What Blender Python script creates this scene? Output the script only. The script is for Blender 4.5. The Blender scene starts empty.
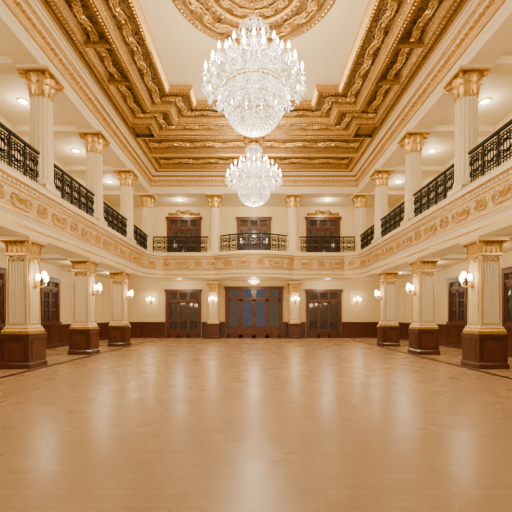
import bpy, math, random
from mathutils import Vector, Matrix
random.seed(4)
S=bpy.context.scene
pi=math.pi
# ------------------------------------------------------------ materials
def new_mat(name):
    m=bpy.data.materials.new(name); m.use_nodes=True
    return m, m.node_tree, m.node_tree.nodes['Principled BSDF']
def simple(name,col,rough=.5,metal=0,emis=None,es=0,var=.0,vscale=3,bump=0,bscale=30,spec=.5,coat=0):
    m,nt,b=new_mat(name)
    b.inputs['Base Color'].default_value=(*col,1)
    b.inputs['Roughness'].default_value=rough
    b.inputs['Metallic'].default_value=metal
    b.inputs['Specular IOR Level'].default_value=spec
    b.inputs['Coat Weight'].default_value=coat
    if emis:
        b.inputs['Emission Color'].default_value=(*emis,1); b.inputs['Emission Strength'].default_value=es
    tc=nt.nodes.new('ShaderNodeTexCoord')
    if var>0:
        n=nt.nodes.new('ShaderNodeTexNoise'); n.inputs['Scale'].default_value=vscale; n.inputs['Detail'].default_value=5
        nt.links.new(tc.outputs['Object'],n.inputs['Vector'])
        r=nt.nodes.new('ShaderNodeValToRGB')
        r.color_ramp.elements[0].position=.3; r.color_ramp.elements[1].position=.7
        r.color_ramp.elements[0].color=(*[c*(1-var) for c in col],1)
        r.color_ramp.elements[1].color=(*[min(1,c*(1+var)) for c in col],1)
        nt.links.new(n.outputs['Fac'],r.inputs['Fac']); nt.links.new(r.outputs['Color'],b.inputs['Base Color'])
    if bump>0:
        n=nt.nodes.new('ShaderNodeTexNoise'); n.inputs['Scale'].default_value=bscale; n.inputs['Detail'].default_value=4
        nt.links.new(tc.outputs['Object'],n.inputs['Vector'])
        bp=nt.nodes.new('ShaderNodeBump'); bp.inputs['Strength'].default_value=bump; bp.inputs['Distance'].default_value=.02
        nt.links.new(n.outputs['Fac'],bp.inputs['Height']); nt.links.new(bp.outputs['Normal'],b.inputs['Normal'])
    return m
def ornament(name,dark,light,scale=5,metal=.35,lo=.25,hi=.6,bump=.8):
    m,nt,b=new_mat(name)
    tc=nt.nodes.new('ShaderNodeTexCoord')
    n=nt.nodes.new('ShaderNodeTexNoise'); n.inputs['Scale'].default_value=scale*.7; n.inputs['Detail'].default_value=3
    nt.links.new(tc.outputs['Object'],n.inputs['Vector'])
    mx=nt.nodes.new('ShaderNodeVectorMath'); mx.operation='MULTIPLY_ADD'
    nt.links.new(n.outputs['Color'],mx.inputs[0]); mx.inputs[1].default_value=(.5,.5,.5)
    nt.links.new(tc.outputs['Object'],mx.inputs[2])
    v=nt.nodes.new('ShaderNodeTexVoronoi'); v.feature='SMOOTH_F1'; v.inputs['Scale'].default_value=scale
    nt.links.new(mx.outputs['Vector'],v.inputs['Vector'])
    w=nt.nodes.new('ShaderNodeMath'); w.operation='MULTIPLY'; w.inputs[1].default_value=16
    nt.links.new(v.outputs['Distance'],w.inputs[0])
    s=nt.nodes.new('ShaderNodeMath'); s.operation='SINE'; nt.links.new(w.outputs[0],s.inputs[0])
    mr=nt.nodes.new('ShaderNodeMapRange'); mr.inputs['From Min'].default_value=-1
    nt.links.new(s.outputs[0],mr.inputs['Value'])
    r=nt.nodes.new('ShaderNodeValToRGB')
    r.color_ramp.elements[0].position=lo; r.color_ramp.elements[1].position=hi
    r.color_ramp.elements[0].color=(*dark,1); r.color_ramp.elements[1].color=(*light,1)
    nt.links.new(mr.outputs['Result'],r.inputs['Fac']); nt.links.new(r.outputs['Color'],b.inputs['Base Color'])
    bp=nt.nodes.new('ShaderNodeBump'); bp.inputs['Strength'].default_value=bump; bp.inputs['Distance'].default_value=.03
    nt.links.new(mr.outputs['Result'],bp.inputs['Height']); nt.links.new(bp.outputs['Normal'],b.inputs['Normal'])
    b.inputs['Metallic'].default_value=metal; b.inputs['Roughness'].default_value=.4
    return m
CREAM=simple('cream_plaster',(.82,.66,.35),.55,var=.03,vscale=2)
CREAM2=simple('ivory_plaster',(.82,.71,.48),.6,var=.02)
MARBLE=simple('ivory_stone',(.80,.67,.41),.35,var=.06,vscale=4)
GOLD=simple('gilding',(.68,.42,.10),.32,metal=.65,var=.22,vscale=14,bump=.3,bscale=40)
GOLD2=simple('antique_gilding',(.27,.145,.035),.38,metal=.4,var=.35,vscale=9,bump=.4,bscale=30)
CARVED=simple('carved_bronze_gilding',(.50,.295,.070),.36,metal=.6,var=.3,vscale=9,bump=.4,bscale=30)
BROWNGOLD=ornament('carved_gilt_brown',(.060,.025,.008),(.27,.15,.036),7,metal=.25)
FRIEZE=ornament('gilt_cream_frieze',(.76,.62,.36),(.64,.42,.14),7,metal=.15,lo=.35,hi=.75,bump=.5)
IRON=simple('wrought_iron',(.008,.006,.005),.55,metal=.0,var=.1,spec=.25)
WOOD=simple('mahogany_wood',(.085,.023,.010),.3,var=.35,vscale=6,coat=.3)
WOOD2=simple('walnut_frame_wood',(.105,.032,.014),.35,var=.3,vscale=6)
GLASS=simple('dark_glass_warm_glow',(.015,.013,.012),.06,emis=(.9,.6,.32),es=.035,var=.3,vscale=2,spec=.8)  # faint amber emission stands in for warm reflections on dark panes
GLASSB=simple('blue_glass_night_glow',(.02,.03,.06),.08,emis=(.14,.20,.34),es=.16,var=.4,vscale=2)  # weak blue emission stands in for night light from outside
BULB=simple('lit_bulb',(1,.9,.7),.4,emis=(1,.86,.62),es=20)
SHADE=simple('glowing_glass_shade',(1,.9,.75),.4,emis=(1,.82,.52),es=16)
DOWN=simple('downlight_lens',(1,.95,.85),.4,emis=(1,.9,.7),es=16)
def crystal():
    m,nt,b=new_mat('cut_crystal_painted_sparkle')
    tc=nt.nodes.new('ShaderNodeTexCoord')
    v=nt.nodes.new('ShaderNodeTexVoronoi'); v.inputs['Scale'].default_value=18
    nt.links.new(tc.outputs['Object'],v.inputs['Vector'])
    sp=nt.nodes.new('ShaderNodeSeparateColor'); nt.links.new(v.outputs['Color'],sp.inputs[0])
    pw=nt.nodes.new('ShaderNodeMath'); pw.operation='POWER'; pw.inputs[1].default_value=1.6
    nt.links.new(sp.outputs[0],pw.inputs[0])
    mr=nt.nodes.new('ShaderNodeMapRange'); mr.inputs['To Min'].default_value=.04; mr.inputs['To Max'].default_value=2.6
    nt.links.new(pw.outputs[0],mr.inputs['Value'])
    nt.links.new(mr.outputs['Result'],b.inputs['Emission Strength'])  # cell-by-cell emission paints the sparkle of lamplight into the crystal
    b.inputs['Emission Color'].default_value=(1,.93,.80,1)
    b.inputs['Base Color'].default_value=(.66,.65,.63,1); b.inputs['Roughness'].default_value=.1
    b.inputs['Metallic'].default_value=.4
    return m
CRYSTAL=crystal()
def floor_mat():
    m,nt,b=new_mat('polished_parquet')
    tc=nt.nodes.new('ShaderNodeTexCoord')
    br=nt.nodes.new('ShaderNodeTexBrick')
    br.inputs['Color1'].default_value=(.50,.335,.190,1); br.inputs['Color2'].default_value=(.455,.30,.165,1)
    br.inputs['Mortar'].default_value=(.38,.245,.13,1); br.inputs['Scale'].default_value=1
    br.inputs['Mortar Size'].default_value=.004; br.inputs['Brick Width'].default_value=.4; br.inputs['Row Height'].default_value=.1
    nt.links.new(tc.outputs['Object'],br.inputs['Vector'])
    mp=nt.nodes.new('ShaderNodeMapping'); mp.inputs['Scale'].default_value=(1.5,14,1)
    nt.links.new(tc.outputs['Object'],mp.inputs['Vector'])
    n=nt.nodes.new('ShaderNodeTexNoise'); n.inputs['Scale'].default_value=3; n.inputs['Detail'].default_value=6
    nt.links.new(mp.outputs['Vector'],n.inputs['Vector'])
    mr=nt.nodes.new('ShaderNodeMapRange'); mr.inputs['To Min'].default_value=.9; mr.inputs['To Max'].default_value=1.1
    nt.links.new(n.outputs['Fac'],mr.inputs['Value'])
    mx=nt.nodes.new('ShaderNodeVectorMath'); mx.operation='SCALE'
    nt.links.new(br.outputs['Color'],mx.inputs[0]); nt.links.new(mr.outputs['Result'],mx.inputs['Scale'])
    nt.links.new(mx.outputs['Vector'],b.inputs['Base Color'])
    n2=nt.nodes.new('ShaderNodeTexNoise'); n2.inputs['Scale'].default_value=1.2
    nt.links.new(tc.outputs['Object'],n2.inputs['Vector'])
    m2=nt.nodes.new('ShaderNodeMapRange'); m2.inputs['To Min'].default_value=.22; m2.inputs['To Max'].default_value=.34
    nt.links.new(n2.outputs['Fac'],m2.inputs['Value']); nt.links.new(m2.outputs['Result'],b.inputs['Roughness'])
    return m
FLOOR=floor_mat()
# ------------------------------------------------------------ mesh builder
class MB:
    def __init__(s): s.v=[];s.f=[];s.m=[];s.s=[]
    def add(s,vs,fs,mat,smooth=False):
        o=len(s.v); s.v+= [tuple(v) for v in vs]
        for f in fs: s.f.append([i+o for i in f]); s.m.append(mat); s.s.append(smooth)
    def box(s,x0,x1,y0,y1,z0,z1,mat):
        vs=[(x,y,z) for x in (x0,x1) for y in (y0,y1) for z in (z0,z1)]
        s.add(vs,[(0,1,3,2),(4,6,7,5),(0,4,5,1),(2,3,7,6),(0,2,6,4),(1,5,7,3)],mat)
    def obox(s,c,u,v,n,a,b,d,mat):
        c=Vector(c);vs=[c+u*a*i+v*b*j+n*d*k for i in(-1,1) for j in(-1,1) for k in(-1,1)]
        s.add(vs,[(0,1,3,2),(4,6,7,5),(0,4,5,1),(2,3,7,6),(0,2,6,4),(1,5,7,3)],mat)
    def lathe(s,prof,n,mat,c=(0,0,0),smooth=True,rf=None,mats=None):
        vs=[]
        for r,z in prof:
            for i in range(n):
                a=2*pi*i/n; rr=r*(rf(i,n) if rf else 1)
                vs.append((c[0]+rr*math.cos(a),c[1]+rr*math.sin(a),c[2]+z))
        for j in range(len(prof)-1):
            fs=[(j*n+i,j*n+(i+1)%n,(j+1)*n+(i+1)%n,(j+1)*n+i) for i in range(n)]
            if j==0: s.add(vs,fs,mats[j] if mats else mat,smooth); off=len(s.v)-len(vs)
            else:
                for f in fs: s.f.append([k+off for k in f]); s.m.append(mats[j] if mats else mat); s.s.append(smooth)
    def sqlathe(s,prof,mat,c=(0,0,0),mats=None):
        for j in range(len(prof)-1):
            (r0,z0),(r1,z1)=prof[j],prof[j+1]
            vs=[(c[0]+a*r0,c[1]+b*r0,c[2]+z0) for a,b in((-1,-1),(1,-1),(1,1),(-1,1))]+[(c[0]+a*r1,c[1]+b*r1,c[2]+z1) for a,b in((-1,-1),(1,-1),(1,1),(-1,1))]
            s.add(vs,[(i,(i+1)%4,4+(i+1)%4,4+i) for i in range(4)],mats[j] if mats else mat)
        r,z=prof[-1]; s.add([(c[0]+a*r,c[1]+b*r,c[2]+z) for a,b in((-1,-1),(1,-1),(1,1),(-1,1))],[(0,1,2,3)],mats[-1] if mats else mat)
    def tube(s,pts,r,k,mat,smooth=True,closed=False):
        pts=[Vector(p) for p in pts]; n=len(pts); vs=[]
        for i,p in enumerate(pts):
            t=(pts[min(i+1,n-1)]-pts[max(i-1,0)])
            if closed: t=pts[(i+1)%n]-pts[i-1]
            t.normalize()
            up=Vector((0,0,1)) if abs(t.z)<.95 else Vector((1,0,0))
            a=t.cross(up).normalized(); b=a.cross(t)
            rr=r[i] if isinstance(r,(list,tuple)) else r
            for j in range(k):
                an=2*pi*(j+.5)/k; vs.append(p+a*rr*math.cos(an)+b*rr*math.sin(an))
        m=n if closed else n-1
        s.add(vs,[(i*k+j,i*k+(j+1)%k,((i+1)%n)*k+(j+1)%k,((i+1)%n)*k+j) for i in range(m) for j in range(k)],mat,smooth)
    def sweep(s,path,prof,mats,closed=False):
        n=len(path); P=[Vector(p) for p in path]; N=[]
        for i in range(n):
            if closed: d0=(P[i]-P[i-1]).normalized(); d1=(P[(i+1)%n]-P[i]).normalized()
            else:
                d0=(P[i]-P[max(i-1,0)]); d1=(P[min(i+1,n-1)]-P[i])
                if d0.length<1e-6:d0=d1
                if d1.length<1e-6:d1=d0
                d0=d0.normalized();d1=d1.normalized()
            n0=Vector((d0.y,-d0.x)); n1=Vector((d1.y,-d1.x)); m=(n0+n1).normalized()
            N.append(m/max(.3,m.dot(n0)))
        k=len(prof)
        vs=[(P[i].x+N[i].x*o,P[i].y+N[i].y*o,z) for i in range(n) for o,z in prof]
        off=len(s.v); s.v+=vs
        for i in range(n if closed else n-1):
            for j in range(k-1):
                a=i*k+j;b=((i+1)%n)*k+j
                s.f.append([off+a,off+b,off+b+1,off+a+1]); s.m.append(mats[j] if isinstance(mats,(list,tuple)) else mats); s.s.append(False)
    def octa(s,c,rx,rz,mat):
        x,y,z=c
        s.add([(x+rx,y,z),(x,y+rx,z),(x-rx,y,z),(x,y-rx,z),(x,y,z+rz),(x,y,z-rz)],[(0,1,4),(1,2,4),(2,3,4),(3,0,4),(1,0,5),(2,1,5),(3,2,5),(0,3,5)],mat)
    def leaf(s,c,out,h,w,mat,up=Vector((0,0,1)),curl=.35):
        c=Vector(c); out=Vector(out).normalized(); side=up.cross(out).normalized(); vs=[]
        rows=[(0,.0,.55),(.3,.04,.8),(.6,.10,1),(.85,.25,.85),(1,.5,.45),(.93,.72,.1)]
        for t,o,ww in rows:
            for q in (-1,0,1):
                vs.append(c+up*h*t+out*(h*curl*2*o+(.03*h if q==0 else 0)*3)+side*q*w*.5*ww)
        s.add(vs,[(i*3+j,i*3+j+1,i*3+j+4,i*3+j+3) for i in range(5) for j in range(2)],mat,True)
    def motif(s,c,u,v,n,size,mat,flip=1,th=.035,center=True,sides=4):
        c=Vector(c)
        for sg in(-1,1):
            pts=[(0,-.2),(sg*.14,-.235)]
            for i in range(13):
                t=i/12; a=-pi/2+t*3.4*pi; r=.22*(1-.82*t)
                pts.append((sg*(.33+r*math.cos(a)),r*math.sin(a)))
            rr=[th*size*(1.2-.7*i/len(pts)) for i in range(len(pts))]
            s.tube([c+u*x*size+v*y*size*flip for x,y in pts],rr,sides,mat)
        if center:
            for k in range(5):
                a=pi/2+(k-2)*.55
                d=u*math.cos(a)+v*math.sin(a)*flip; w=n.cross(d)
                b0=c-v*.12*size*flip
                s.add([b0,b0+d*.2*size+w*.05*size,b0+d*.34*size,b0+d*.2*size-w*.05*size,b0+d*.18*size+n*.06*size],[(0,1,4),(1,2,4),(2,3,4),(3,0,4)],mat)
    def build(s,name,parent=None,loc=(0,0,0)):
        me=bpy.data.meshes.new(name)
        me.from_pydata(s.v,[],s.f)
        used=[]
        for m in s.m:
            if m not in used: used.append(m)
        for m in used: me.materials.append(m)
        idx={m:i for i,m in enumerate(used)}
        me.polygons.foreach_set('material_index',[idx[m] for m in s.m])
        me.polygons.foreach_set('use_smooth',s.s)
        me.update()
        return place(me,name,loc,parent)
def place(me,name,loc=(0,0,0),parent=None,rot=0):
    o=bpy.data.objects.new(name,me); S.collection.objects.link(o); o.location=loc; o.rotation_euler=(0,0,rot)
    if parent: o.parent=parent
    return o
def lamp(name,kind,loc,power,col=(1,.78,.48),size=.2,parent=None):
    L=bpy.data.lights.new(name,kind); L.energy=power; L.color=col
    L.shadow_soft_size=size
    o=bpy.data.objects.new(name,L); S.collection.objects.link(o); o.location=loc
    if parent: o.parent=parent
    return o
X,Y,Z=Vector((1,0,0)),Vector((0,1,0)),Vector((0,0,1))
YN=-3.0
YB=24.4; XW=9.4; XI=XW-.02; YI=YB-.02
# ------------------------------------------------------------ floor
b=MB(); b.box(-XW-.2,XW+.2,YN,YB+.2,-.2,0,FLOOR); fl=b.build('floor')
b=MB()
for sx in(-1,1): b.box(min(sx*6.06,sx*6.24),max(sx*6.06,sx*6.24),YN,22.3,0,.004,WOOD)
for sx in(-1,1): b.box(min(sx*2.2,sx*6.22),max(sx*2.2,sx*6.22),22.3,22.38,0,.004,WOOD2)
b.build('inlay_strip',fl)
# ------------------------------------------------------------ walls
for nm,x0,x1 in(('wall_left',-XW-.2,-XW),('wall_right',XW,XW+.2)):
    b=MB(); b.box(x0,x1,YN,YB+.2,0,9.9,CREAM); b.build(nm)
b=MB(); b.box(-XW,XW,YB,YB+.2,0,9.9,CREAM); b.build('wall_back')
def wains(b,p0,u,L,n,h=1.1):
    p0=Vector(p0); d=.03
    b.obox(p0+u*L/2+Z*h/2+n*d,u,Z,n,L/2,h/2,d,WOOD)
    b.obox(p0+u*L/2+Z*(h-.04)+n*.05,u,Z,n,L/2,.04,.05,WOOD2)
    b.obox(p0+u*L/2+Z*.09+n*.045,u,Z,n,L/2,.09,.045,WOOD2)
    k=max(1,round(L/.9)); w=L/k
    for i in range(k):
        c=p0+u*w*(i+.5)+Z*(h*.54)+n*.07
        b.obox(c,u,Z,n,w*.36,h*.29,.015,WOOD)
for nm,x,n in(('baseboard_left',-XW,X),('baseboard_right',XW,-X)):
    b=MB(); wains(b,(x,YN,0),Y,YB-YN,n); b.build(nm)
b=MB()
for a,c in((-9.3,-6.05),(-3.55,-3.12),(-2.28,-1.98),(1.98,2.28),(3.12,3.5),(6.0,9.3)):
    wains(b,(a,YB,0),X,c-a,-Y)
b.build('baseboard_back')
def pframe(b,c,u,w,h,n,mat,t=.035):
    c=Vector(c)
    for s in(-1,1):
        b.obox(c+u*s*w/2,u,Z,n,t/2,h/2+t/2,.025,mat); b.obox(c+Z*s*h/2,u,Z,n,w/2,t/2,.025,mat)
b=MB()
for sx in(-1,1):
    n=-X*sx
    for k in range(6):
        yc=4.9+3.75*k-3.75*.5+1.3
        for z0,h in((2.4,1.7),(7.0,2.4)):
            pframe(b,(sx*XW,yc-.35,z0),Y,1.0,h,n,MARBLE)
    pframe(b,(sx*7.6,YB,2.4),X,2.2,1.7,-Y,MARBLE); pframe(b,(sx*7.6,YB,7.0),X,2.2,2.4,-Y,MARBLE)
    pframe(b,(sx*2.45,YB,7.0),X,1.2,2.4,-Y,MARBLE)
b.build('trim_1')
# ------------------------------------------------------------ balcony
arc=[]
for i in range(13):
    t=i/12; xx=-2.3+4.6*t; arc.append((xx,21.1-.75*math.sin(pi*t)**.8))
path=[(-6.3,YN),(-6.3,20.0),(-6.15,20.5),(-5.8,20.9),(-5.3,21.1)]+arc+[(5.3,21.1),(5.8,20.9),(6.15,20.5),(6.3,20.0),(6.3,YN)]
prof=[(-.9,3.75),(0,3.75),(0,3.92),(.03,3.94),(.03,3.98),(.0,4.0),(.0,4.12),(.08,4.22),(.11,4.24),(.11,4.28),(.08,4.30),(.08,4.82),(.12,4.84),(.12,4.88),(.2,4.97),(.29,5.0),(.29,5.1),(.25,5.2),(-.9,5.2)]
pm=[CREAM,CREAM,GOLD,GOLD,CREAM,CREAM2,CREAM2,GOLD,GOLD,GOLD,FRIEZE,GOLD,GOLD,CREAM2,GOLD,MARBLE,MARBLE,MARBLE]
b=MB(); b.sweep(path,prof,pm)
for sx in(-1,1): b.box(min(sx*6.35,sx*XI),max(sx*6.35,sx*XI),YN,YI,3.9,5.15,CREAM)
b.box(-6.35,6.35,21.2,YI,3.9,5.15,CREAM)
def along(path,step,start=0):
    d=start; out=[]
    for p,q in zip(path[:-1],path[1:]):
        p=Vector(p);q=Vector(q);L=(q-p).length;u=(q-p)/L
        while d<=L:
            out.append((p+u*d,u)); d+=step
        d-=L
    return out
for i,(p,u) in enumerate(along(path,.9375,.4)):
    u3=Vector((u.x,u.y,0)); n=Vector((u.y,-u.x,0))
    if i%2: b.motif(Vector((p.x,p.y,4.56))+n*.085,u3,Z,n,.85,GOLD,th=.032)
    else:
        b.motif(Vector((p.x,p.y,4.52))+n*.085,u3,Z,n,.5,GOLD,th=.045); b.motif(Vector((p.x,p.y,4.66))+n*.085,u3,Z,n,.4,GOLD,th=.04,flip=-1)
for p,u in along(path,.16,.1):
    u3=Vector((u.x,u.y,0)); n=Vector((u.y,-u.x,0))
    b.obox(Vector((p.x,p.y,4.935))+n*.16,u3,Z,n,.045,.03,.04,MARBLE)
for sx in(-1,1):
    for yy in(3,6.75,10.5,14.25,18.0): b.box(min(sx*7.1,sx*XI),max(sx*7.1,sx*XI),yy-.3,yy+.3,3.76,3.95,CREAM2)
balc=b.build('balcony')
# ------------------------------------------------------------ lower pillars
b=MB()
b.sqlathe([(.44,0),(.44,.14),(.41,.18),(.41,.86),(.43,.9),(.44,.98),(.41,1.0)],WOOD)
for u,n in((X,-Y),(X,Y),(Y,X),(Y,-X)):
    c=n*.415+Z*.52; b.obox(c,u,Z,n,.28,.26,.012,WOOD2)
b.sqlathe([(.39,1.0),(.39,1.08),(.36,1.12),(.35,1.17),(.325,1.2)],GOLD,mats=[GOLD,GOLD,GOLD,MARBLE,MARBLE])
b.sqlathe([(.31,1.2),(.29,3.25)],MARBLE)
for u,n in((X,-Y),(X,Y),(Y,X),(Y,-X)):
    for q in(-.17,-.085,0,.085,.17):
        b.obox(n*.305+u*q+Z*2.2,u,Z,n,.018,.85,.015,CREAM2)
    pframe(b,n*.30+Z*2.2,u,.5,1.85,n,GOLD,.022)
    b.motif(n*.32+Z*3.13,u,Z,n,.42,GOLD,flip=-1,th=.05)
b.sqlathe([(.31,3.22),(.335,3.25),(.335,3.29),(.30,3.31)],GOLD)
b.sqlathe([(.29,3.3),(.31,3.5),(.40,3.62),(.43,3.64),(.43,3.69),(.45,3.71),(.45,3.745)],GOLD,mats=[GOLD2,GOLD2,GOLD,GOLD,MARBLE,MARBLE,MARBLE])
for u,n in((X,-Y),(X,Y),(Y,X),(Y,-X)):
    for q in(-.22,-.075,.075,.22): b.leaf(n*.30+u*q+Z*3.3,n,.27,.16,GOLD,curl=.3)
for a in((1,1),(1,-1),(-1,1),(-1,-1)):
    b.leaf(Vector((a[0]*.29,a[1]*.29,3.3)),Vector((a[0],a[1],0)),.33,.2,GOLD,curl=.4)
ys=[3.0,6.75,10.5,14.25,18.0]
o=b.build('pillar',loc=(-6.75,ys[0],0)); pm_=o.data
for sx in(-1,1):
    for yy in ys:
        if sx==-1 and yy==ys[0]: continue
        place(pm_,'pillar',(sx*6.75,yy,0))
for sx in(-1,1): place(pm_,'pillar',(sx*2.7,23.92,0))
# ------------------------------------------------------------ upper fluted columns
ZE=8.74
H=ZE-5.2
b=MB()
b.sqlathe([(.37,0),(.37,.14),(.36,.15)],MARBLE)
b.lathe([(.36,.15),(.37,.19),(.36,.24),(.34,.26),(.35,.30),(.33,.34)],32,MARBLE)
nf=16
b.lathe([(.325,.34),(.325,.5),(.312,1.8),(.296,H-.76)],nf*4,MARBLE,rf=lambda i,n:(1,.96,.88,.96)[i%4])
b.lathe([(.295,H-.78),(.32,H-.76),(.32,H-.73),(.28,H-.71)],32,GOLD)
b.lathe([(.28,H-.72),(.29,H-.4),(.36,H-.18),(.40,H-.14)],24,CARVED)
for k in range(10):
    a=2*pi*k/10; d=Vector((math.cos(a),math.sin(a),0)); b.leaf(d*.29+Z*(H-.72),d,.32,.2,GOLD,curl=.3)
    a+=pi/10; d=Vector((math.cos(a),math.sin(a),0)); b.leaf(d*.295+Z*(H-.5),d,.33,.2,GOLD,curl=.32)
for a in((1,1),(1,-1),(-1,1),(-1,-1)):
    d=Vector((a[0],a[1],0)).normalized(); c=d*.48+Z*(H-.22); pts=[]
    for i in range(12):
        t=i/11; an=pi*.8-t*3*pi; r=.11*(1-.75*t); pts.append(c+d*r*math.cos(an)+Z*r*math.sin(an))
    b.tube([d*.3+Z*(H-.42)]+pts,.035,5,GOLD)
b.sqlathe([(.40,H-.12),(.46,H-.11),(.46,H-.06),(.48,H-.04),(.48,H-.002)],GOLD,mats=[GOLD,GOLD,MARBLE,MARBLE,MARBLE])
b.sqlathe([(.47,H-.13),(.47,H-.12)],GOLD)
UX=6.40
upos=[(sx*UX,yy+dy) for sx in(-1,1) for yy,dy in zip(ys,(0,.2,.28,.12,0))]+[(sx*UX,21.55) for sx in(-1,1)]+[(sx*2.35,21.55) for sx in(-1,1)]
um=None
for p in upos:
    if um is None: um=b.build('fluted_column',loc=(p[0],p[1],5.2)).data
    else: place(um,'fluted_column',(p[0],p[1],5.2))
# ------------------------------------------------------------ railings
def railing(pts,name='balcony_railing'):
    b=MB(); z=5.2
    P=[Vector((p[0],p[1],0)) for p in pts]
    for zz,hh,ww in((1.02,.035,.05),(.9,.014,.016),(.1,.018,.02),(.2,.012,.013)):
        for p,q in zip(P[:-1],P[1:]):
            u=(q-p); L=u.length; u.normalize(); n=Vector((u.y,-u.x,0))
            b.obox((p+q)/2+Z*(z+zz),u,Z,n,L/2+.01,hh,ww,IRON)
    tot=sum((q-p).length for p,q in zip(P[:-1],P[1:]))
    k=max(2,round(tot/.62)); st=tot/k
    for i,(p,u) in enumerate(along([(p.x,p.y) for p in P],st,.0005)):
        u3=Vector((u.x,u.y,0)); n=Vector((u.y,-u.x,0)); p3=Vector((p.x,p.y,z))
        b.obox(p3+Z*.505,u3,Z,n,.022,.5,.022,IRON)
    for i,(p,u) in enumerate(along([(p.x,p.y) for p in P],st,st/2)):
        u3=Vector((u.x,u.y,0)); n=Vector((u.y,-u.x,0)); p3=Vector((p.x,p.y,z))
        b.motif(p3+Z*.40,u3,Z,n,.55,IRON,th=.045,center=True)
        b.motif(p3+Z*.70,u3,Z,n,.55,IRON,flip=-1,th=.045,center=True)
        for q in(-.22,-.11,0,.11,.22):
            b.obox(p3+u3*q*st/.62+Z*.5,u3,Z,n,.010,.42,.010,IRON)
        rg=[p3+Z*.55+u3*.12*math.cos(a)+Z*.12*math.sin(a) for a in [2*pi*j/12 for j in range(13)]]
        b.tube(rg,.014,4,IRON)
    return b.build(name)
RX=6.26
cy_=[y for x,y in upos if x<-6]
cy_.sort()
for sx in(-1,1):
    for a,c in zip([-.75]+cy_[:-1],cy_):
        if c>21: railing([(sx*RX,a+.39),(sx*RX,20.0),(sx*(RX+.04),21.15)])
        else: railing([(sx*RX,a+.39),(sx*RX,c-.39)])
    railing([(sx*6.01,21.42),(sx*2.74,21.42)])
railing([(-1.95,21.12)]+[(x*.93,y+.15) for x,y in arc[2:-2]]+[(1.95,21.12)])
# ------------------------------------------------------------ ceiling
b=MB()
ep=[(-6.25,YN),(-6.25,21.25),(6.25,21.25),(6.25,YN)]
eprof=[(-.6,ZE),(0.12,ZE),(.12,8.95),(.15,8.96),(.15,9.12),(.18,9.14),(.18,9.18),(.14,9.20),(.14,9.38),(.18,9.42),(.2,9.5),(.28,9.54),(.28,9.6),(.33,9.64),(.37,9.7),(.37,9.74),(.44,9.78),(.47,9.8),(.49,9.84),(.62,9.84),(.64,9.78),(.74,9.78),(.76,10.15)]
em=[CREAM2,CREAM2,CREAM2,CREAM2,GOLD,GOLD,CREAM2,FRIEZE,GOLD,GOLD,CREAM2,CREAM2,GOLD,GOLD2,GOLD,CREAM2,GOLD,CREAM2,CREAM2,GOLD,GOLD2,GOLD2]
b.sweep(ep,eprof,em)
for p,u in along(ep,.22,.1):
    u3=Vector((u.x,u.y,0)); n=Vector((u.y,-u.x,0)); b.obox(Vector((p.x,p.y,9.47))+n*.22,u3,Z,n,.06,.04,.06,GOLD)
for sx in(-1,1): b.box(min(sx*6.3,sx*XI),max(sx*6.3,sx*XI),YN,YI,8.95,9.1,CREAM2)
b.box(-6.3,6.3,21.3,YI,8.95,9.1,CREAM2)
for sx in(-1,1):
    for yy in ys+[21.55]: b.box(min(sx*6.9,sx*XI),max(sx*6.9,sx*XI),yy-.25,yy+.25,8.75,8.96,CREAM2)
b.box(-6.4,6.4,YN,21.4,10.15,10.3,CREAM2)
CY=9.25; hx=3.15; Lh=5.1; nx=.85; ny=.95
K=1.2; OUT=1.96*K
q=[(hx,Lh-ny),(hx-nx,Lh-ny),(hx-nx,Lh)]
out=[(hx,-(Lh-ny))]+[q[0],q[1],q[2]]+[(-q[2][0],q[2][1]),(-q[1][0],q[1][1]),(-q[0][0],q[0][1])]+[(-hx,-(Lh-ny)),(-(hx-nx),-(Lh-ny)),(-(hx-nx),-Lh),(hx-nx,-Lh),(hx-nx,-(Lh-ny))]
out=[(x,y+CY) for x,y in out]
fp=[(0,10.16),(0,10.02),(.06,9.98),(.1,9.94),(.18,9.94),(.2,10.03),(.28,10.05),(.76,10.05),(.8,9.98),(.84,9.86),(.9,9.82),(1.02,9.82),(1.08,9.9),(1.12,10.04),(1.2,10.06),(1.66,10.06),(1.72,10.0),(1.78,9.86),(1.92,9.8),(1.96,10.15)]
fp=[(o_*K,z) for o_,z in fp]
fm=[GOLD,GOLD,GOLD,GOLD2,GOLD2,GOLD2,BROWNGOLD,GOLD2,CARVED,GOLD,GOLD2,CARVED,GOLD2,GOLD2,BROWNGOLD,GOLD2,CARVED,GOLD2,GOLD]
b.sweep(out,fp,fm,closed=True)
def offs(path,o):
    n=len(path);r=[]
    P=[Vector(p) for p in path]
    for i in range(n):
        d0=(P[i]-P[i-1]).normalized(); d1=(P[(i+1)%n]-P[i]).normalized()
        n0=Vector((d0.y,-d0.x)); n1=Vector((d1.y,-d1.x)); m=(n0+n1).normalized(); m=m/max(.3,m.dot(n0))
        r.append((P[i].x+m.x*o,P[i].y+m.y*o))
    return r
for o_,st,sz in((.52*K,.52,.56),(1.43*K,.52,.54)):
    pp=offs(out,o_)
    for i,(p,u) in enumerate(along(pp+[pp[0]],st,.3)):
        u3=Vector((u.x,u.y,0)); n=Vector((u.y,-u.x,0)); b.motif(Vector((p.x,p.y,9.99)),u3,n,-Z,sz,CARVED if i%2 else GOLD,th=.055,flip=1 if i%2 else -1)
for o_,z_ in((.14*K,9.92),(.96*K,9.8),(1.85*K,9.8),(.82*K,9.9),(1.75*K,9.9)):
    pp=offs(out,o_)
    for p,u in along(pp+[pp[0]],.12,.05): b.octa((p.x,p.y,z_),.042,.03,GOLD)
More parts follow.
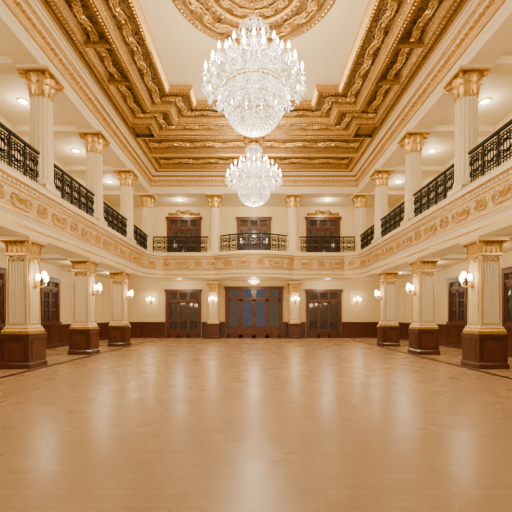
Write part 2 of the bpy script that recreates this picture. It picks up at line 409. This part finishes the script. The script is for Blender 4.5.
for sx in(-1,1):
    for yy in(5.6,7.4,9.25,11.1,12.9):
        b.box(min(sx*(hx+1.1*K),sx*(hx+1.75*K)),max(sx*(hx+1.1*K),sx*(hx+1.75*K)),yy-.07,yy+.07,9.86,10.1,GOLD2)
for xx in(-1.5,0,1.5):
    b.box(xx-.07,xx+.07,CY+Lh+1.1*K,CY+Lh+1.75*K,9.86,10.1,GOLD2)
def rectpanel(x0,x1,y0,y1,z=9.98):
    r=[(x0,y0),(x1,y0),(x1,y1),(x0,y1)]
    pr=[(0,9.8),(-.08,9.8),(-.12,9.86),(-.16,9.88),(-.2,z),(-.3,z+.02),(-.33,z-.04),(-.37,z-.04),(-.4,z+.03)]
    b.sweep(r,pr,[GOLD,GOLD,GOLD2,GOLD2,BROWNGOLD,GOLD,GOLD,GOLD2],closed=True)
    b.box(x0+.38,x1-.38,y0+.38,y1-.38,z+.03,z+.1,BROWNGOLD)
for sx in(-1,1):
    xa,xb=sorted((sx*(hx+OUT-.04-nx),sx*(hx+OUT-.02))); b.box(xa,xb,CY+Lh+OUT-.04-ny,CY+Lh+OUT-.02,9.95,10.1,BROWNGOLD)
    xa,xb=sorted((sx*(hx+OUT-nx+.1),sx*(hx+OUT-.16))); b.box(xa,xb,CY+Lh+OUT+.1-ny,CY+Lh+OUT-.16,9.90,9.96,GOLD2)
y0=CY+Lh+OUT-.02; y1=20.5; ym=(y0+y1)/2
for ya,yb in((y0,ym),(ym,y1)):
    rectpanel(-5.5,5.5,ya,yb)
    for i in range(-6,7):
        b.motif((i*.79,(ya+yb)/2,9.96),X,Y,-Z,.85,GOLD,flip=(1 if i%2 else -1),th=.045)
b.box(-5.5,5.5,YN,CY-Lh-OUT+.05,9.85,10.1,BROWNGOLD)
ceil=b.build('ceiling')
def medallion(name,c,R,n):
    b=MB(); k=R/2.12
    pr=[(2.12,0),(2.12,-.06),(2.05,-.12),(1.95,-.14),(1.88,-.1),(1.86,-.05),(1.36,-.05),(1.34,-.1),(1.28,-.15),(1.18,-.15),(1.12,-.1),(1.1,-.04),(.72,-.06),(.70,-.12),(.62,-.17),(.52,-.16),(.48,-.1),(.2,-.22),(.0,-.25)]
    mm=[GOLD2,GOLD2,CARVED,GOLD2,GOLD2,BROWNGOLD,GOLD2,CARVED,GOLD2,CARVED,GOLD2,BROWNGOLD,CARVED,GOLD2,CARVED,GOLD2,GOLD2,GOLD2]
    b.lathe([(r*k,z) for r,z in pr],n,GOLD,mats=mm,smooth=False)
    if R>1:
        for i in range(22):
            a=2*pi*i/22; d=Vector((math.cos(a),math.sin(a),0)); t=Vector((-d.y,d.x,0))
            b.motif(d*1.62*k+Z*-.08,t,d,-Z,.60*k,GOLD,th=.055,flip=1 if i%2 else -1)
        for i in range(14):
            a=2*pi*i/14; d=Vector((math.cos(a),math.sin(a),0)); t=Vector((-d.y,d.x,0))
            b.motif(d*.92*k+Z*-.08,t,d,-Z,.46*k,GOLD,th=.055)
    for r0,cnt,ln,w in ([(.2,14,.27,.06)] if R>1 else [(1.38,36,.42,.12),(.76,24,.32,.1),(.2,14,.27,.07)]):
        for i in range(cnt):
            a=2*pi*i/cnt; d=Vector((math.cos(a),math.sin(a),0))
            b.leaf(d*r0*k+Z*-.12,Vector((0,0,-1)),ln*k,w*k,CARVED,up=d,curl=.12)
    for i in range(96):
        a=2*pi*i/96; b.octa((2.0*k*math.cos(a),2.0*k*math.sin(a),-.14),.045*k,.03,GOLD)
        if i%2: b.octa((1.23*k*math.cos(a),1.23*k*math.sin(a),-.16),.045*k,.03,GOLD)
        if i%3==0: b.octa((.57*k*math.cos(a),.57*k*math.sin(a),-.18),.04*k,.03,GOLD)
    return b.build(name,loc=c)
medallion('ceiling_medallion',(0,9.15,10.15),2.32,72)
medallion('ceiling_medallion',(0,16.8,9.80),.5,48)
# ------------------------------------------------------------ chandeliers
def chandelier(loc,top):
    b=MB()
    b.lathe([(.0,top),(.22,top),(.2,top-.06),(.08,top-.12),(.03,top-.16)],20,GOLD)
    zz=top-.14
    while zz>2.9: b.octa((0,0,zz),.035,.05,GOLD); zz-=.08
    b.lathe([(.02,3.0),(.06,2.95),(.03,2.9),(.10,2.8),(.05,2.7),(.05,2.5),(.13,2.3),(.05,2.15),(.06,1.9),(.16,1.75),(.07,1.6),(.08,1.3),(.2,1.15),(.12,1.0),(.05,.8),(.03,.1),(.02,0)],16,CRYSTAL)
    b.lathe([(0,-.1),(.05,-.06),(.08,0),(.05,.06),(0,.08)],10,CRYSTAL)
    def ring(r,z,t,mat=GOLD):
        b.tube([(r*math.cos(2*pi*i/40),r*math.sin(2*pi*i/40),z) for i in range(40)],t,5,mat,closed=True)
    def strand(r0,z0,r1,z1,sag,n,a,sz=.03,el=1.3):
        for i in range(n+1):
            t=i/n; r=r0+(r1-r0)*t; z=z0+(z1-z0)*t-sag*4*t*(1-t)
            b.octa((r*math.cos(a),r*math.sin(a),z),sz,sz*el,CRYSTAL)
    def bead_ring(r,z,n,sz,el,ph=0):
        for i in range(n):
            a=2*pi*(i+ph)/n; b.octa((r*math.cos(a),r*math.sin(a),z),sz,sz*el,CRYSTAL)
    ring(.27,2.72,.02); bead_ring(.28,2.63,18,.028,2.6); bead_ring(.2,2.80,12,.028,2.2); bead_ring(.38,2.55,22,.026,2.4)
    ring(.38,2.63,.012)
    for k in range(16): strand(.27,2.6,.46,1.9,.12,14,2*pi*k/16,.024)
    ring(.48,1.88,.02); bead_ring(.49,1.79,32,.026,2.6)
    for k in range(22): strand(.40,1.8,.70,1.02,.06,13,2*pi*(k+.5)/22,.024)
    ring(.80,.98,.03); bead_ring(.82,.88,48,.026,3.0); ring(.88,1.02,.015); bead_ring(.90,.94,50,.022,2.6)
    for j in range(15):
        t=j/14; r=.79*math.cos(t*pi/2*.93)**.75; z=.9-.88*math.sin(t*pi/2*.98)
        n=max(8,int(2*pi*r/.085)); bead_ring(r,z,n,.031,1.25,.5*(j%2))
    for j in (3,7,11):
        t=j/14; ring(.81*math.cos(t*pi/2*.93)**.75,.9-.88*math.sin(t*pi/2*.98),.010)
    def arms(n,r0,z0,R,zt,ph,droop):
        for k in range(n):
            a=2*pi*(k+ph)/n; c,s=math.cos(a),math.sin(a)
            pts=[]
            for i in range(9):
                t=i/8; r=r0+(R-r0)*t; z=z0+(zt-z0)*t-droop*math.sin(pi*t**.8)
                pts.append((r*c,r*s,z))
            b.tube(pts,.017,5,CRYSTAL)
            b.lathe([(.01,-.03),(.075,.0),(.085,.025),(.02,.02)],10,CRYSTAL,c=(R*c,R*s,zt))
            b.lathe([(.02,.02),(.02,.17),(.0,.17)],6,CREAM2,c=(R*c,R*s,zt))
            b.lathe([(.0,.16),(.038,.20),(.038,.25),(.0,.37)],6,BULB,c=(R*c,R*s,zt))
            for i in range(5):
                an=2*pi*i/5; b.octa((R*c+.07*math.cos(an),R*s+.07*math.sin(an),zt-.07),.02,.065,CRYSTAL)
            b.octa((R*c,R*s,zt-.15),.03,.08,CRYSTAL)
            a2=2*pi*(k+1+ph)/n
            for i in range(1,8):
                t=i/8; aa=a+(a2-a)*t; b.octa((R*.98*math.cos(aa),R*.98*math.sin(aa),zt-.02-.35*4*t*(1-t)*.5),.020,.028,CRYSTAL)
            strand(R,zt,r0,z0+.45,.1,10,a,.018)
    arms(18,.35,1.15,1.26,1.14,0,.2)
    arms(14,.25,1.5,1.06,1.47,.5,.16)
    arms(9,.2,1.85,.68,1.80,.2,.13)
    return b.build('crystal_chandelier',loc=loc)
def ch_lights(o,P):
    for k in range(6):
        a=2*pi*(k+.5)/6; lamp('candle_light','POINT',(1.45*math.cos(a),1.45*math.sin(a),1.5),P,size=.15,parent=o)
    lamp('under_bowl_fill','POINT',(0,0,-.3),P*2.4,size=.2,parent=o)  # added fill below the finial, standing in for light from inside the bowl
    lamp('crown_light','POINT',(0,.75,2.3),P*.2,size=.12,parent=o)
c1=chandelier((0,9.2,6.25),3.65); ch_lights(c1,145)
c2=chandelier((0,16.8,6.72),2.85); ch_lights(c2,120)
# ------------------------------------------------------------ sconces
b=MB()
b.lathe([(0,-.2),(.05,-.17),(.07,0),(.05,.15),(0,.2)],10,GOLD)
for sg in(-1,0,1):
    pts=[(0,-.03,-.05),(sg*.07,-.10,-.15),(sg*.16,-.17+(0 if sg else -.05),-.12),(sg*.2,-.2-(0 if sg else .06),0)]
    b.tube(pts,.013,5,GOLD); ex,ey,ez=pts[-1]
    if sg==0:
        b.tube([pts[-1],(ex,ey,ez+.09)],.012,5,GOLD); ez+=.09
    b.lathe([(.01,-.01),(.05,.0),(.045,.02),(.01,.02)],10,GOLD,c=(ex,ey,ez))
    b.lathe([(.035,.02),(.065,.08),(.07,.14),(.05,.20),(0,.23)],10,SHADE,c=(ex,ey,ez))
    b.octa((ex,ey,ez-.06),.02,.05,CRYSTAL)
sc=None
def sconce(loc,rot,P=24):
    global sc
    if sc is None: o=b.build('candle_sconce',loc=loc); sc=o.data; o.rotation_euler=(0,0,rot)
    else: o=place(sc,'candle_sconce',loc,None,rot)
    lamp('sconce_light','POINT',(0,-.36,.15),P,size=.12,parent=o)
for yy in ys:
    sconce((-6.41,yy,2.5),pi/2); sconce((6.41,yy,2.5),-pi/2)
for sx in(-1,1): sconce((sx*2.7,23.58,2.5),0)
for sx in(-1,1): sconce((sx*7.0,YB-.04,2.5),0)
# ------------------------------------------------------------ doors / windows
def joinery(name,w,h,cols,rows,loc,rot,transom=.22,solid=.0,glass=GLASS,door=True,glassmid=None,st=.08,crest=False):
    b=MB(); t=.15
    b.box(-w/2,-w/2+t,-.12,-.005,0,h,WOOD2); b.box(w/2-t,w/2,-.12,-.005,0,h,WOOD2)
    b.box(-w/2-.05,w/2+.05,-.15,-.005,h-t,h,WOOD2); b.box(-w/2-.1,w/2+.1,-.18,-.005,h,h+.06,WOOD2)
    if not door: b.box(-w/2-.08,w/2+.08,-.16,-.005,-.06,.06,WOOD2)
    zt=h*(1-transom)
    b.box(-w/2+t,w/2-t,-.10,-.005,zt-.06,zt+.06,WOOD2)
    iw=(w-2*t)/cols
    for i in range(cols):
        x0=-w/2+t+i*iw; x1=x0+iw
        g=glassmid if (glassmid and 0<i<cols-1) else glass
        b.box(x0,x1,-.03,-.01,0,h-t,g)
        b.box(x0,x0+st,-.08,-.01,0,h-t,WOOD2); b.box(x1-st,x1,-.08,-.01,0,h-t,WOOD2)
        b.box(x0,x1,-.08,-.01,0,.12 if not door else .22,WOOD2); b.box(x0,x1,-.08,-.01,zt-.18,zt-.05,WOOD2)
        if solid>0:
            b.box(x0+.05,x1-.05,-.07,-.01,.2,solid,WOOD); b.box(x0+.13,x1-.13,-.09,-.06,.3,solid-.1,WOOD2)
        z0=max(.2,solid)
        for r in range(1,rows):
            zz=z0+(zt-.1-z0)*r/rows; b.box(x0,x1,-.06,-.01,zz-.02,zz+.02,WOOD2)
        b.box((x0+x1)/2-.014,(x0+x1)/2+.014,-.055,-.01,z0,zt-.1,WOOD2)
        if door and i in(cols//2-1,cols//2) and cols%2==0:
            xx=x1-.09 if i==cols//2-1 else x0+.09
            b.tube([(xx,-.13,1.0),(xx,-.13,1.4)],.015,6,GOLD); b.obox((xx,-.1,1.05),X,Z,Y,.012,.012,.03,GOLD); b.obox((xx,-.1,1.35),X,Z,Y,.012,.012,.03,GOLD)
    if crest:
        b.box(-w/2-.05,w/2+.05,-.14,-.005,h+.06,h+.12,GOLD)
        b.motif((0,-.06,h+.37),X,Z,-Y,1.0,CARVED,th=.05)
        for q in(-.75,.75): b.motif((q,-.06,h+.27),X,Z,-Y,.6,CARVED,th=.06)
    o=b.build(name,loc=loc); o.rotation_euler=(0,0,rot); return o
joinery('door_1',3.9,3.45,4,2,(0,YB,0),0,solid=.8,glass=GLASS,glassmid=GLASSB,st=.13)
joinery('door_2',2.4,3.25,3,3,(-4.8,YB,0),0,solid=.6)
joinery('door_3',2.4,3.25,3,3,(4.75,YB,0),0,solid=.6)
joinery('door_4',2.3,3.0,3,3,(-4.75,YB,5.16),0,solid=.5,crest=True)
joinery('door_5',2.3,3.0,3,3,(0,YB,5.16),0,solid=.5)
joinery('door_6',2.3,3.0,3,3,(4.7,YB,5.16),0,solid=.5,crest=True)
k=1
for sx in(-1,1):
    for yy in(5.2,8.95,12.7,16.4,20.1):
        joinery('window_%d'%k,1.5,2.05,2,3,(sx*(XW-.001),yy,1.17),sx*-pi/2,door=False); k+=1
# ------------------------------------------------------------ downlights and lamps
b=MB(); b.lathe([(0,-.02),(.13,-.02),(.15,-.03),(.19,-.03),(.2,-.001)],24,CREAM2,mats=[DOWN,DOWN,GOLD,GOLD])
dl=None
def down(x,y,z,P):
    global dl
    if dl is None: o=b.build('recessed_downlight',loc=(x,y,z)); dl=o.data
    else: o=place(dl,'recessed_downlight',(x,y,z))
    lamp('downlight_glow','POINT',(0,0,-.35),P,size=.15,parent=o,col=(1,.82,.55))
mids=[1.1,4.9,8.6,12.4,16.1,19.8]
for sx in(-1,1):
    for yy in mids:
        down(sx*8.0,yy,8.95,50); down(sx*8.0,yy,3.9,42)
for xx in(-4.75,0,4.7): down(xx,22.9,8.95,65)
for xx in(-4.75,4.7): down(xx,22.9,3.9,70)
b2=MB()
b2.lathe([(0,0),(.2,0),(.18,-.05),(.03,-.08),(.03,-.15)],20,GOLD)
for r,z,n in((.38,-.17,30),(.36,-.22,28),(.30,-.27,24),(.22,-.32,18),(.12,-.36,10),(.02,-.4,3)):
    for i in range(n):
        a=2*pi*i/n; b2.octa((r*math.cos(a),r*math.sin(a),z),.035,.05,CRYSTAL)
b2.tube([(.4*math.cos(2*pi*i/30),.4*math.sin(2*pi*i/30),-.14) for i in range(30)],.02,5,GOLD,closed=True)
b2.lathe([(0,-.33),(.18,-.28),(.3,-.18),(.32,-.12),(0,-.1)],20,SHADE)
o=b2.build('flush_crystal_ceiling_light',loc=(0,22.3,3.895)); lamp('ceiling_light_glow','POINT',(0,0,-.6),80,size=.15,parent=o)
# ------------------------------------------------------------ world & camera
w=bpy.data.worlds.new('warm_interior'); S.world=w; w.use_nodes=True
bg=w.node_tree.nodes['Background']; bg.inputs[0].default_value=(1,.82,.58,1); bg.inputs[1].default_value=.85
cam=bpy.data.cameras.new('camera'); co=bpy.data.objects.new('camera',cam); S.collection.objects.link(co)
co.location=(0,0,1.5); co.rotation_euler=(pi/2,0,0)
cam.sensor_width=36; cam.lens=358/512*36; cam.shift_x=.004; cam.shift_y=60/512; cam.clip_end=200
S.camera=co
